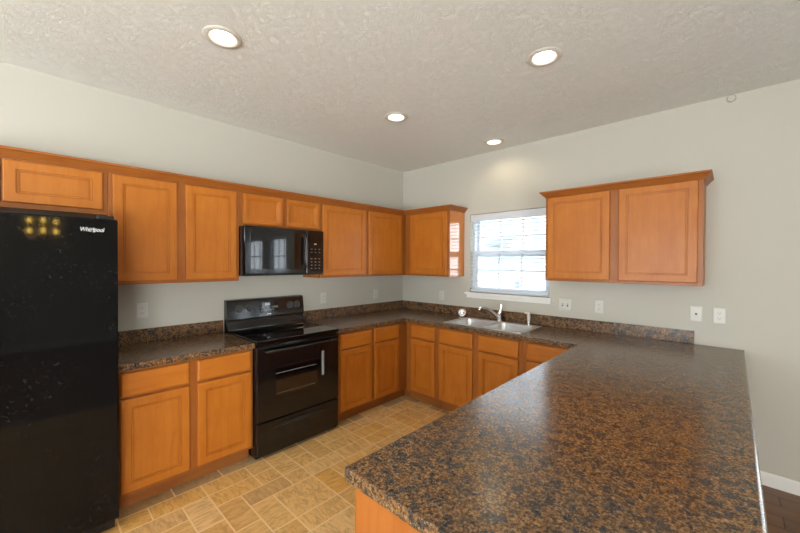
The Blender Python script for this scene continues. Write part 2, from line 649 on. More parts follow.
window(1, WX0, WX1, WZ0, WZ1)
blind(WX0, WX1, WZ0, WZ1, 'white horizontal slat blind, lowered with open slats, in the window above the sink', 19)
for k, (x0, x1, z0, z1) in enumerate(DW):
    window(2 + k, x0, x1, z0, z1)
    blind(x0, x1, z0, z1, 'white slat blind in the %s dining window, mirrored in the microwave door' % ('narrower' if k == 0 else 'wider'), 28)

# unseen patio door and rear window, added to admit fill light (behind and beside the camera)
d = thing('door_1', (XR, -5.65, 0.04), None, None); d['kind'] = 'structure'
f = MB()
for y0, y1 in ((-6.65, -6.59), (-5.68, -5.62), (-4.71, -4.65)): f.box(XR + .03, XR + .10, y0, y1, .04, 2.12)
for y0, y1 in ((-6.59, -5.68), (-5.62, -4.71)): f.box(XR + .03, XR + .10, y0, y1, .04, .12).box(XR + .03, XR + .10, y0, y1, 2.05, 2.12)
f.build('door_frame', VINYL, d)
MB().box(XR + .06, XR + .066, -6.59, -5.68, .12, 2.05).box(XR + .06, XR + .066, -5.62, -4.71, .12, 2.05).build('glass_pane', GLASS, d)
d = thing('window_4', (2.6, YR, 0.8), None, None); d['kind'] = 'structure'
f = MB()
for x0, x1 in ((1.0, 1.06), (2.57, 2.63), (4.14, 4.2)): f.box(x0, x1, YR - .10, YR - .03, .8, 2.2)
for x0, x1 in ((1.06, 2.57), (2.63, 4.14)): f.box(x0, x1, YR - .10, YR - .03, .8, .86).box(x0, x1, YR - .10, YR - .03, 2.14, 2.2)
f.build('window_frame', VINYL, d)
MB().box(1.06, 2.57, YR - .07, YR - .064, .86, 2.14).box(2.63, 4.14, YR - .07, YR - .064, .86, 2.14).build('glass_pane', GLASS, d)

# ------------------------------------------------------------------ cabinets
mapL = lambda bx: (lambda u, v, w: (bx + w, u, v))          # faces +x
mapB = lambda by: (lambda u, v, w: (u, by - w, v))          # faces -y
mapP = lambda bx: (lambda u, v, w: (bx - w, u, v))          # faces -x
DT = 0.0195
DOOR = [(0, 0), (0, DT - .006), (.002, DT - .002), (.006, DT), (.050, DT), (.0508, DT - .0065), (.0545, DT - .0065), (.0555, DT - .003), (.0615, DT - .004), (.0622, DT - .0105), (.0660, DT - .0105), (.0670, DT - .0075)]
SMALL = [(0, 0), (0, DT - .006), (.002, DT - .002), (.006, DT), (.024, DT), (.0248, DT - .004), (.028, DT - .004), (.054, DT - .0145), (.060, DT - .015)]
DRAW = [(0, 0), (0, DT - .008), (.003, DT - .004), (.012, DT), (.020, DT)]


def fbox(mb, mp, u0, u1, v0, v1, w0, w1, bev=0.0):
    a_, b_ = mp(u0, v0, w0), mp(u1, v1, w1)
    lo = [min(p, q) for p, q in zip(a_, b_)]
    hi = [max(p, q) for p, q in zip(a_, b_)]
    mb.box(lo[0], hi[0], lo[1], hi[1], lo[2], hi[2], bev)


def cabinet(root, mp, depth, u0, u1, z0, z1, doors, drawers=(), prof=DOOR, toe=None, hollow=False, frame=None, sidefin=WOOD_V):
    """mp maps (u, v, w) with w = 0 on the front of the face frame; doors / drawers = (u0,u1,z0,z1)"""
    ft = 0.019
    m = MB()
    if hollow:
        t = .016
        fbox(m, mp, u0, u0 + t, z0, z1, -depth, -ft)
        fbox(m, mp, u1 - t, u1, z0, z1, -depth, -ft)
        fbox(m, mp, u0 + t, u1 - t, z0, z0 + t, -depth, -ft)
        fbox(m, mp, u0 + t, u1 - t, z0 + t, z1, -depth, -depth + .006)
    else:
        fbox(m, mp, u0, u1, z0, z1, -depth, -ft)
    m.build('carcass', sidefin, root)
    # face frame: stiles and rails around the openings
    m = MB()
    us = sorted({u0, u1} | set(frame or []))
    rails = [z0, z1]
    ops = list(doors) + list(drawers)
    cols = sorted({(d_[0], d_[1]) for d_ in ops})
    cur = u0
    ov = .012                                                # door overlay
    for c0, c1 in cols:
        fbox(m, mp, cur, c0 + ov, z0, z1, -ft, 0)
        zz = z0
        for d_ in sorted([d_ for d_ in ops if (d_[0], d_[1]) == (c0, c1)], key=lambda q: q[2]):
            fbox(m, mp, c0 + ov, c1 - ov, zz, d_[2] + ov, -ft, 0)
            zz = d_[3] - ov
        fbox(m, mp, c0 + ov, c1 - ov, zz, z1, -ft, 0)
        cur = c1 - ov
    fbox(m, mp, cur, u1, z0, z1, -ft, 0)
    m.build('face_frame', WOOD_F, root)
    for d_ in doors:
        MB().panel(mp, d_[0], d_[1], d_[2], d_[3], prof, .0012).build('door', WOOD_V, root, 15)
    for d_ in drawers:
        MB().panel(mp, d_[0], d_[1], d_[2], d_[3], DRAW, .0012).build('drawer_front', WOOD_H, root, 15)
    if toe:
        m = MB()
        fbox(m, mp, toe[0], toe[1], 0.001, z0, -.09, -.075)
        m.build('toe_kick', WOOD_K, root)


UB, UT, UF = 1.372, 2.134, 0.305
# wall cabinets, left wall
g = 'maple wall cabinets on the left wall'
gb = 'maple base cabinets'
t = thing('wall_cabinet', (0, -3.60, 1.83), 'short wide maple wall cabinet above the black refrigerator', 'cabinet', 'maple wall cabinets')
cabinet(t, mapL(UF), UF - .001, -4.06, -3.147, 1.83, UT, [(-3.598, -3.170, 1.86, 2.098), (-4.036, -3.608, 1.86, 2.098)])
t = thing('wall_cabinet', (0, -2.73, UB), 'tall two door maple wall cabinet between refrigerator and microwave', 'cabinet', 'maple wall cabinets')
cabinet(t, mapL(UF), UF - .001, -3.145, -2.309, UB, UT, [(-3.121, -2.755, 1.394, 2.098), (-2.701, -2.333, 1.394, 2.098)])
t = thing('wall_cabinet', (0, -1.92, 1.826), 'small shallow two door maple wall cabinet directly above the microwave', 'cabinet', 'maple wall cabinets')
cabinet(t, mapL(UF), UF - .001, -2.307, -1.531, 1.826, UT, [(-2.278, -1.930, 1.848, 2.098), (-1.888, -1.540, 1.848, 2.098)], prof=SMALL)
t = thing('wall_cabinet', (0, -0.78, UB), 'two door maple wall cabinet right of the microwave, reaching the room corner', 'cabinet', 'maple wall cabinets')
cabinet(t, mapL(UF), UF - .001, -1.529, -0.001, UB, UT, [(-1.504, -0.945, 1.394, 2.098), (-0.900, -0.362, 1.394, 2.098)])
# back wall
t = thing('wall_cabinet', (0.65, 0, UB), 'single door maple wall cabinet in the corner left of the window, with glossy end panel', 'cabinet', 'maple wall cabinets')
cabinet(t, mapB(-UF), UF - .001, .3275, .985, UB, UT, [(.423, .963, 1.394, 2.098)], sidefin=WOOD_G)
t = thing('wall_cabinet', (2.575, 0, UB), 'two door maple wall cabinet right of the window with its own crown', 'cabinet', 'maple wall cabinets')
cabinet(t, mapB(-UF), UF - .001, 2.04, 3.112, UB, UT, [(2.062, 2.548, 1.394, 2.108), (2.609, 3.085, 1.394, 2.108)])

# crown moulding profile: a = outwards from the face, b = height
CROWN = [(0, 0), (.006, .002), (.010, .010), (.014, .012), (.030, .032), (.036, .036), (.042, .040), (.042, .052), (0, .052)]
CZ = 2.111


def crown_path(mb, path, side):
    """sweep the crown along a plan polyline; side gives the outward direction per segment"""
    n = len(path)
    lps = []
    for i in range(n):
        p = Vector(path[i])
        if i == 0: d = side[0]; k = 1
        elif i == n - 1: d = side[-1]; k = 1
        else:
            d = (Vector(side[i - 1]) + Vector(side[i]))
        d = Vector(d)
        lps.append([(p.x + d.x * a_, p.y + d.y * a_, CZ + b_) for a_, b_ in CROWN])
    mb.loops(lps)


m = MB()
e = .0015
crown_path(m, [(UF + e, -4.06), (UF + e, -UF - e), (.985 + e, -UF - e), (.985 + e, -0.001)], [(1, 0), (0, -1), (1, 0)])
tag(m.build('crown_moulding', WOOD_C, None, 15), 'long stepped maple crown moulding along the top of the left wall and corner cabinets', 'moulding')
m = MB()
crown_path(m, [(2.04 - e, -0.001), (2.04 - e, -UF - e), (3.112 + e, -UF - e), (3.112 + e, -0.001)], [(-1, 0), (0, -1), (1, 0)])
m.build('crown_moulding', WOOD_C, t, 15)

# base cabinets
BF, BZ0, BZ1 = 0.610, 0.105, 0.873
DB = (.130, .697)
DR = (.712, .855)
t = thing('base_cabinet', (0, -2.74, 0), 'two door maple base cabinet with two drawers between refrigerator and range', 'cabinet', gb)
c2 = [(-3.132, -2.762), (-2.714, -2.348)]
cabinet(t, mapL(BF), BF - .001, -3.158, -2.330, BZ0, BZ1, [c + DB for c in c2], [c + DR for c in c2], toe=(-3.158, -2.330))
t = thing('base_cabinet', (0, -0.78, 0), 'two door maple base cabinet with two drawers right of the range, running into the corner', 'cabinet', gb)
c2 = [(-1.512, -1.126), (-1.083, -.728)]
cabinet(t, mapL(BF), BF - .001, -1.560, -.001, BZ0, BZ1, [c + DB for c in c2], [c + DR for c in c2], toe=(-1.560, -.54))
MB().box(.521, .629, -.535, -.52, .001, BZ0).build('toe_kick', WOOD_K, t)
t = thing('base_cabinet', (.85, 0, 0), 'narrow single door maple base cabinet in the corner left of the sink', 'cabinet', gb)
cabinet(t, mapB(-BF), BF - .001, .632, 1.066, BZ0, BZ1, [(.716, 1.036) + DB], [(.716, 1.036) + DR], toe=(.632, 1.066))
t = thing('base_cabinet', (1.52, 0, 0), 'two door maple base cabinet under the stainless sink with false drawer fronts', 'cabinet', gb)
c2 = [(1.099, 1.487), (1.551, 1.940)]
cabinet(t, mapB(-BF), BF - .001, 1.068, 1.972, BZ0, BZ1, [c + DB for c in c2], [c + DR for c in c2], toe=(1.068, 1.972), hollow=True)
t = thing('base_cabinet', (2.2, 0, 0), 'single door maple base cabinet right of the sink, half hidden by the peninsula', 'cabinet', gb)
cabinet(t, mapB(-BF), BF - .001, 1.974, 2.416, BZ0, BZ1, [(2.010, 2.385) + DB], [(2.010, 2.385) + DR], toe=(1.974, 2.416))
# peninsula
PX0, PX1, PY = 2.420, 3.329, -2.851
t = thing('peninsula_cabinet', (2.76, -1.7, 0), 'maple peninsula base with a plain pale end panel under the big foreground worktop', 'cabinet', gb)
c2 = [(-2.77, -2.33), (-2.28, -1.84), (-1.79, -1.35), (-1.30, -.72)]
cabinet(t, mapP(2.420), .585, -2.806, -.632, BZ0, BZ1, [c + DB for c in c2], [c + DR for c in c2], toe=(-2.806, -.632))
MB().box(2.436, 3.055, -2.814, -2.807, .001, BZ1).build('end_panel', WOOD_E, t)
MB().box(3.038, 3.055, -2.806, -.001, .001, BZ1).build('back_panel', WOOD_E, t)

# ------------------------------------------------------------------ worktops
ZT, TK = 0.914, 0.040


def slab(mb, xs, ys, inside, bevel_test, corner_test=None, wide_test=None):
    bm = mb.bm
    vd = {}
    def V(x, y):
        if (x, y) not in vd: vd[(x, y)] = bm.verts.new((x, y, ZT))
        return vd[(x, y)]
    fs = []
    for x0, x1 in zip(xs[:-1], xs[1:]):
        for y0, y1 in zip(ys[:-1], ys[1:]):
            if inside((x0 + x1) / 2, (y0 + y1) / 2):
                fs.append(bm.faces.new((V(x0, y0), V(x1, y0), V(x1, y1), V(x0, y1))))
    r_ = bmesh.ops.extrude_face_region(bm, geom=fs)
    for v in r_['geom']:
        if isinstance(v, bmesh.types.BMVert): v.co.z -= TK
    bmesh.ops.recalc_face_normals(bm, faces=bm.faces[:])
    vert = [e_ for e_ in bm.edges if abs(e_.verts[0].co.z - e_.verts[1].co.z) > .01 and corner_test and corner_test(e_.verts[0].co)]
    if vert:
        bmesh.ops.bevel(bm, geom=vert, offset=.008, segments=3, profile=.5, affect='EDGES')
    es = []
    for e_ in bm.edges:
        if len(e_.link_faces) != 2: continue
        n_ = [abs(f_.normal.z) for f_ in e_.link_faces]
        if max(n_) > .9 and min(n_) < .3:
            c_ = (e_.verts[0].co + e_.verts[1].co) / 2
            if bevel_test(c_): es.append(e_)
    wide = [e_ for e_ in es if wide_test and wide_test((e_.verts[0].co + e_.verts[1].co) / 2)]
    thin = [e_ for e_ in es if e_ not in wide]
    if wide:
        r_ = bmesh.ops.bevel(bm, geom=wide, offset=.014, segments=5, profile=.5, affect='EDGES')
        thin = [e_ for e_ in thin if e_.is_valid]
    bmesh.ops.bevel(bm, geom=thin, offset=.0045, segments=3, profile=.5, affect='EDGES')


CD = .645
RY0, RY1 = -2.322, -1.566
t = thing('countertop', (0, -2.74, ZT - TK), 'short brown granite look worktop between refrigerator and range', 'worktop', 'granite look worktops')
m = MB()
slab(m, [0.001, CD], [-3.158, RY0 - .006], lambda x, y: True, lambda c_: c_.x > CD - .03)
m.build('worktop_slab', GRANITE, t)
MB().box(.001, .020, -3.158, RY0 - .006, ZT + .0005, 1.016, .003).build('backsplash', GRANITE, t)

SX0, SX1, SY0, SY1 = 1.105, 1.935, -.570, -.080
t = thing('countertop', (1.6, -.3, ZT - TK), 'long brown granite look worktop turning from range past sink to the foreground peninsula', 'worktop', 'granite look worktops')
m = MB()
hx0, hx1, hy0, hy1 = SX0 + .015, SX1 - .015, SY0 + .015, SY1 - .012


def ins(x, y):
    if hx0 < x < hx1 and hy0 < y < hy1: return False
    if y > -CD: return True
    return x < CD and y > RY1 + .006 or x > PX0


slab(m, [.001, CD, hx0, hx1, PX0, PX1], [PY, RY1 + .006, -CD, hy0, hy1, -.001], ins,
     lambda c_: not (c_.x < .01 or c_.y > -.01 or (hx0 - .01 < c_.x < hx1 + .01 and hy0 - .01 < c_.y < hy1 + .01) or (abs(c_.y - RY1 - .006) < .01 and c_.x < CD - .02)),
     lambda c_: (abs(c_.y - PY) < .01 or (c_.x > PX1 - .01 and c_.y > -.01)),
     lambda c_: c_.x > PX1 - .006 and c_.z > ZT - .001)
m.build('worktop_slab', GRANITE, t)
m = MB().box(.001, .020, RY1 + .006, -.001, ZT + .0005, 1.016, .003).box(.0205, 3.056, -.020, -.001, ZT + .0005, 1.016, .003)
m.build('backsplash', GRANITE, t)

# ------------------------------------------------------------------ sink and taps
t = thing('kitchen_sink', ((SX0 + SX1) / 2, -.32, ZT), 'double bowl stainless steel sink set in the worktop below the window', 'sink')
zr = ZT + .004
b1 = (SX0 + .028, SX0 + .400, SY0 + .030, SY1 - .075)
b2 = (SX0 + .432, SX1 - .028, SY0 + .030, SY1 - .075)
m = MB()
bm = m.bm
xs = [SX0, b1[0], b1[1], b2[0], b2[1], SX1]
ys = [SY0, b1[2], b1[3], SY1]
for i in range(5):
    for j in range(3):
        if j == 1 and i in (1, 3): continue
        bm.faces.new([bm.verts.new(p) for p in ((xs[i], ys[j], zr), (xs[i + 1], ys[j], zr), (xs[i + 1], ys[j + 1], zr), (xs[i], ys[j + 1], zr))])
bmesh.ops.remove_doubles(bm, verts=bm.verts[:], dist=1e-5)
r_ = bmesh.ops.extrude_edge_only(bm, edges=[e_ for e_ in bm.edges if len(e_.link_faces) == 1 and all(abs(v.co.x - SX0) < 1e-4 or abs(v.co.x - SX1) < 1e-4 or abs(v.co.y - SY0) < 1e-4 or abs(v.co.y - SY1) < 1e-4 for v in e_.verts)])
for v in r_['geom']:
    if isinstance(v, bmesh.types.BMVert): v.co.z = ZT + .0006


def bowl(b):
    def rr(ins_, z, rad):
        x0, x1, y0, y1 = b[0] + ins_, b[1] - ins_, b[2] + ins_, b[3] - ins_
        out = []
        for cx, cy, a0 in ((x1 - rad, y1 - rad, 0), (x0 + rad, y1 - rad, 90), (x0 + rad, y0 + rad, 180), (x1 - rad, y0 + rad, 270)):
            for k in range(7):
                an = R(a0 + 15 * k)
                out.append((cx + rad * math.cos(an), cy + rad * math.sin(an), z))
        return out
    m.loops([rr(-.006, zr + .0004, .050), rr(0, zr - .002, .048), rr(.004, zr - .010, .048), rr(.012, zr - .14, .05), rr(.022, zr - .165, .055), rr(.045, zr - .172, .06)], cap0=False)


bowl(b1); bowl(b2)
m.build('basin', STEEL, t, recalc=False)
for b in (b1, b2):
    m = MB().lathe([(.042, 0), (.042, .002), (.030, .001), (.012, -.0005)], ((b[0] + b[1]) / 2, (b[2] + b[3]) / 2 + .02, zr - .1722), seg=24)
    m.build('drain', CHROME, t)

FX, FY = 1.50, -.118
t = thing('faucet', (FX, FY, zr), 'chrome single lever kitchen faucet behind the middle of the sink', 'faucet')
MB().lathe([(.030, 0), (.030, .008), (.024, .014), (.022, .05), (.024, .085), (.020, .10), (.006, .107)], (FX, FY, zr + .0005), seg=24).box(FX - .12, FX + .12, FY - .027, FY + .027, zr + .0005, zr + .007, .003).build('faucet_body', CHROME, t)
sp = []
for k in range(13):
    q = k / 12
    sp.append((FX - .015 - .135 * q, FY - .01 - .13 * q, zr + .05 + .098 * math.sin(q * PI * .58)))
sp.append((sp[-1][0] - .006, sp[-1][1] - .005, sp[-1][2] - .028))
MB().tube(sp, [.013] * 6 + [.0115] * 6 + [.013, .013], 14).build('spout', CHROME, t)
MB().tube([(FX, FY, zr + .095), (FX + .014, FY + .004, zr + .13), (FX + .010, FY + .004, zr + .178), (FX + .022, FY - .006, zr + .184), (FX + .030, FY - .010, zr + .14), (FX + .016, FY - .006, zr + .10)], [.008, .007, .006, .006, .006, .006], 10).build('lever_handle', CHROME, t)
t = thing('side_sprayer', (1.815, -.130, zr), 'white sink sprayer with chrome collar standing at the right rear of the sink', 'sprayer')
MB().lathe([(.022, 0), (.022, .006), (.015, .016), (.013, .03)], (1.815, -.130, zr + .0005), seg=20).build('sprayer_base', CHROME, t)
MB().lathe([(.011, .03), (.013, .05), (.016, .075), (.016, .11), (.013, .128), (.006, .134)], (1.815, -.130, zr), seg=20).tube([(1.815, -.130, zr + .112), (1.798, -.150, zr + .124), (1.788, -.162, zr + .121)], [.014, .012, .010], 12).build('spray_head', PLATE, t)
tx, ty = .985, -.045
t = thing('sink_stopper', (1.0, -.06, ZT), 'chrome strainer basket leaning on the backsplash left of the sink', 'stopper')
rot = Matrix.Translation((1.0, -.062, ZT + .040)) @ Matrix.Rotation(R(22), 4, 'Z') @ Matrix.Rotation(R(68), 4, 'X')
me = MB(); me.lathe([(.012, -.022), (.028, -.02), (.032, -.004), (.042, 0), (.043, .003), (.034, .004), (.030, -.004), (.012, -.008)], (0, 0, 0), seg=28)
for v in me.bm.verts: v.co = rot @ v.co
me.build('basket', CHROME, t)
me = MB(); me.lathe([(.006, -.009), (.006, .012), (.012, .015), (.013, .022), (.004, .026)], (0, 0, 0), seg=18)
for v in me.bm.verts: v.co = rot @ v.co
me.build('knob', CHROME, t)

# ------------------------------------------------------------------ range
t = thing('kitchen_range', (0, (RY0 + RY1) / 2, 0), 'black freestanding electric range with glass cooktop between the maple base cabinets', 'stove')
m = MB().box(.02, .640, RY0, RY1, .02, .900, .003)
for yy in (RY0 + .05, RY1 - .05):
    for xx in (.08, .58): m.lathe([(.018, 0.0005), (.018, .02)], (xx, yy, 0), seg=12)
m.build('body', BLACK, t)
MB().box(.085, .668, RY0 - .002, RY1 + .002, .9005, .926, .006, 3).build('cooktop', GLASSK, t)
for cx, cy, rr in ((.50, RY0 + .20, .105), (.50, RY1 - .19, .085), (.24, RY0 + .20, .078), (.24, RY1 - .19, .105)):
    for q in (1.0, .62):
        m = MB().lathe([(rr * q - .002, .9262), (rr * q - .002, .9264), (rr * q, .9264), (rr * q, .9262)], (cx, cy, 0), seg=48, cap0=False, cap1=False)
        m.build('burner_ring', RINGM, t)
# backguard: sloping console over a curved riser
m = MB()
prof = [(.005, .905), (.095, .905), (.098, .930), (.086, .955), (.070, .985), (.066, 1.005), (.084, 1.012), (.086, 1.022), (.066, 1.165), (.058, 1.183), (.040, 1.190), (.005, 1.190)]
m.prism(prof, lambda a_, b_, w: (a_, w, b_), RY0 + .004, RY1 - .004)
m.build('backguard', BLACK, t)
SL = math.atan2(.020, .143)
cons = lambda u, v, w: (.086 - .020 * (v - 1.022) / .143 + w * math.cos(SL), u, v + w * math.sin(SL))
for yy, zz in ((-2.215, 1.103), (-2.124, 1.106), (-1.722, 1.106), (-1.645, 1.106)):
    k = MB()
    mt = Matrix.Translation(cons(yy, zz, .0008)) @ Matrix.Rotation(PI / 2 - SL, 4, 'Y')
    k.lathe([(.026, 0), (.026, .006), (.022, .010), (.020, .022), (.014, .025)], (0, 0, 0), seg=28)
    k.box(-.022, .022, -.0048, .0048, .0245, .032, .002)
    for v in k.bm.verts: v.co = mt @ v.co
    kb = k.build('knob', KNOBM, t)
    k = MB()
    for q in range(11):
        an = R(-240 + 30 * q)
        k.box(.0325 * math.cos(an) - .0019, .0325 * math.cos(an) + .0019, .0325 * math.sin(an) - .0019, .0325 * math.sin(an) + .0019, 0, .0006)
    for v in k.bm.verts: v.co = mt @ v.co
    k.build('dial_marks', SILVER, kb)
m = MB().panel(cons, -2.030, -1.838, 1.058, 1.152, [(0, 0), (0, .002), (.004, .0032)], .0003)
disp = m.build('display', GLASSK, t)
pad = lambda u0, u1, v0, v1: MB().panel(cons, u0, u1, v0, v1, [(0, 0), (0, .0006)], .0037).build('touch_pad', GREYP, disp)
for q in range(6):
    pad(-2.016 + q * .022, -2.002 + q * .022, 1.070 + .004 * (q % 2), 1.082 + .004 * (q % 2))
for q in range(3): pad(-2.010 + q * .050, -1.992 + q * .050, 1.096, 1.108)
for q in range(3): pad(-1.885 + q * .013, -1.876 + q * .013, 1.092, 1.112)
MB().panel(cons, -1.980, -1.930, 1.118, 1.140, [(0, 0), (0, .0006)], .0037).build('clock_face', plain('pale_clock_face', srgb(176, 188, 206), .3), disp)
MB().panel(cons, -1.962, -1.922, 1.036, 1.043, [(0, 0), (0, .0006)], .0003).build('badge', SILVER, t)
# oven door
m = MB().panel(mapL(.6405), RY0 + .004, RY1 - .004, .300, .872, [(0, 0), (0, .026), (.003, .030), (.010, .031)])
door = m.build('oven_door', BLACK, t)
MB().panel(mapL(.6717), RY0 + .140, RY1 - .200, .440, .700, [(0, 0), (.001, .0012), (.004, .0016)]).build('oven_window', GLASSK, door)
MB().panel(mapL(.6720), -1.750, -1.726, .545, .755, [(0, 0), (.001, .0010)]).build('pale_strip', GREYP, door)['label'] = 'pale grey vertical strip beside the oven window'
MB().panel(mapL(.6735), RY0 + .150, RY1 - .235, .470, .600, [(0, 0), (0, .0004)]).build('inner_pane', plain('brown_tinted_glass', (.022, .012, .006, 1), .08), door)  # flat brown rectangle laid on the oven window
MB().panel(mapL(.6735), RY0 + .150, RY1 - .235, .652, .656, [(0, 0), (0, .0006)]).build('window_trim', GREYP, door)  # thin grey line across the upper part of the oven window
MB().panel(mapL(.6740), RY0 + .152, RY1 - .250, .492, .496, [(0, 0), (0, .0006)]).build('rack_line', plain('dull_bronze_line', srgb(96, 74, 52), .35), door)
m = MB()
hz = .842
m.tube([(.673, RY0 + .055, hz), (.705, RY0 + .058, hz), (.712, RY0 + .075, hz), (.714, (RY0 + RY1) / 2, hz), (.712, RY1 - .075, hz), (.705, RY1 - .058, hz), (.673, RY1 - .055, hz)], .0115, 12)
m.build('handle', BLACK, door)
m = MB().panel(mapL(.6405), RY0 + .004, RY1 - .004, .045, .290, [(0, 0), (0, .024), (.003, .028), (.010, .029)])
dr = m.build('storage_drawer', BLACK, t)
m = MB()
n = 14
pts0, pts1 = [], []
ya, yb = RY0 + .14, RY1 - .14
m.tube([(.6685 + .010 * math.sin(PI * k / n), ya + (yb - ya) * k / n, .232 + .010 * math.sin(PI * k / n)) for k in range(n + 1)], [.004 + .008 * math.sin(PI * k / n) for k in range(n + 1)], 10)
m.build('drawer_pull', BLACKM, dr)

# ------------------------------------------------------------------ microwave
MY0, MY1, MZ0, MZ1 = -2.303, -1.545, 1.412, 1.8245
MX = .372
t = thing('microwave_oven', (0, (MY0 + MY1) / 2, MZ0), 'black over the range microwave hung under the small wall cabinet', 'microwave')
MB().box(.002, MX, MY0, MY1, MZ0, MZ1, .004).build('case', BLACK, t)
dm = MB().panel(mapL(MX + .0005), MY0, -1.735, MZ0 + .012, MZ1, [(0, 0), (0, .022), (.004, .027), (.010, .028)]).build('door', BLACK, t)
MB().panel(mapL(MX + .0288), MY0 + .045, -1.795, MZ0 + .055, MZ1 - .030, [(0, 0), (.001, .0012), (.004, .0016)]).build('door_window', GLASSK, dm)
m = MB()
hp = [(MX + .026, -1.765, MZ0 + .07), (MX + .050, -1.765, MZ0 + .085), (MX + .060, -1.765, MZ0 + .14), (MX + .062, -1.765, (MZ0 + MZ1) / 2), (MX + .060, -1.765, MZ1 - .12), (MX + .050, -1.765, MZ1 - .065), (MX + .026, -1.765, MZ1 - .05)]
m.tube(hp, .011, 12)
m.build('handle', BLACKM, dm)
cp = MB().panel(mapL(MX + .0005), -1.733, MY1, MZ0 + .012, MZ1, [(0, 0), (0, .022), (.004, .027), (.010, .028)]).build('control_panel', BLACK, t)
MB().panel(mapL(MX + .0287), -1.705, -1.575, MZ1 - .115, MZ1 - .065, [(0, 0), (0, .001)]).build('display', GLASSK, cp)
for i in range(3):
    for j in range(7):
        if j == 4: continue
        y = -1.698 + i * .042
        z = MZ0 + .055 + j * .030
        MB().panel(mapL(MX + .0287), y + .008, y + .026, z, z + .007, [(0, 0), (0, .0006)]).build('key', KEYP, cp)
MB().panel(mapL(MX + .0287), -1.652, -1.628, MZ1 - .130, MZ1 - .122, [(0, 0), (0, .0006)]).build('badge', SILVER, cp)
m = MB().box(.03, MX + .020, MY0 + .003, MY1 - .003, MZ0 + .0, MZ0 + .011, .003)
m.build('vent_trim', BLACKM, t)

# ------------------------------------------------------------------ refrigerator
GY0, GY1, GZ = -4.085, -3.157, 1.760
t = thing('refrigerator', (.4, (GY0 + GY1) / 2, 0), 'tall glossy black side by side refrigerator, smudged, left of the maple cabinets', 'refrigerator')
m = MB().box(.03, .690, GY0, GY1 - .007, .03, GZ - .012, .006)
for yy in (GY0 + .06, GY1 - .08):
    for xx in (.1, .62): m.lathe([(.022, .0005), (.022, .03)], (xx, yy, 0), seg=12)
m.build('case', BLACKM, t)
d1 = MB().box(.698, .772, -3.695, GY1, .085, GZ, .009, 3).build('refrigerator_door', FRIDGE, t)
d2 = MB().box(.698, .772, GY0, -3.703, .085, GZ, .009, 3).build('freezer_door', FRIDGE, t)
for dd, yy in ((d1, -3.655), (d2, -3.745)):
    MB().tube([(.770, yy, .55), (.812, yy, .57), (.822, yy, .62), (.824, yy, 1.0), (.822, yy, 1.42), (.812, yy, 1.47), (.770, yy, 1.49)], .013, 12).build('handle', BLACKM, dd)
for ya in (GY1 - .085, GY0 + .012):
    MB().box(.640, .745, ya, ya + .073, GZ + .001, GZ + .022, .004).build('hinge_cover', BLACKM, t)
m = MB().box(.660, .715, GY0 + .01, GY1 - .012, .012, .078, .004)
for k in range(5): m.box(.7145, .722, GY0 + .05, GY1 - .06, .020 + k * .011, .026 + k * .011)
m.build('base_grille', BLACKM, t)
MB().box(.700, .716, GY1 - .020, GY1 + .001, .074, .082).build('hinge_pin', CHROME, t)
# lettering on the door: text in the plane x = const, reading along +y
lm = text_mesh('Whirlpool', .031, .0006, .2, .0003)
to_door = lambda y, z: Matrix(((0, 0, 1, .7727), (.76, 0, 0, y), (0, 1, 0, z), (0, 0, 0, 1)))
m = MB().mesh_in(lm, to_door(-3.266, 1.698))
ring = []
for k in range(25):
    an = R(20 + 300 * k / 24)
    ring.append((.7732, -3.262 + .018 * math.cos(an) + .006 * math.sin(an), 1.6965 + .0095 * math.sin(an)))
m.tube(ring, [.0003 + .0004 * math.sin(PI * k / 24) for k in range(25)], 6)
m.build('logo', SILVER, d1, smooth=0)

# ------------------------------------------------------------------ wall plates: local frame, facing -y
def plate(label, cat, w, h, kind):
    t = thing('wall_outlet' if kind == 'outlet' else ('wall_switch' if kind == 'switch' else 'cable_jack' if kind == 'jack' else 'blank_plate'), (0, 0, 0), label, cat)
    mp = mapB(0)
    MB().panel(mp, -w / 2, w / 2, -h / 2, h / 2, [(0, .0003), (0, .003), (.004, .006), (.010, .0062)]).build('cover_plate', PLATE, t)
    if kind == 'outlet':
        for zz in (-.020, .020):
            s = MB(); s.loops([[(.0165 * math.copysign(abs(math.cos(2 * PI * k / 24)) ** .8, math.cos(2 * PI * k / 24)), -q, zz + .0145 * math.sin(2 * PI * k / 24)) for k in range(24)] for q in (.0063, .0085)])
            so = s.build('socket', PLATE, t)
            MB().box(-.0075, -.0055, -.0092, -.0086, zz - .002, zz + .007).box(.0055, .0075, -.0092, -.0086, zz - .001, zz + .006).lathe([(.0022, .0086), (.0022, .0092)], (0, 0, zz - .007), '-y', 10).build('slots', SLOT, so)
        MB().lathe([(.003, .0063), (.003, .0073)], (0, 0, 0), '-y', 12).build('screw', PLATE, t)
    elif kind == 'switch':
        for xx in (-.023, .023):
            MB().box(xx - .0055, xx + .0055, -.0072, -.0063, -.013, .013).build('toggle_slot', SLOT, t)
            MB().box(xx - .004, xx + .004, -.017, -.0073, .001, .010, .001).build('toggle', PLATE, t)
    elif kind == 'jack':
        MB().lathe([(.0075, .0063), (.0075, .009), (.0045, .009), (.0045, .014), (.001, .014)], (0, 0, 0), '-y', 16).build('jack', SLOT, t)
    return t


def place(t, loc, rz=0, label=None):
    t.location = loc
    t.rotation_euler = (0, 0, rz)
    if label: t['label'] = label
    return t


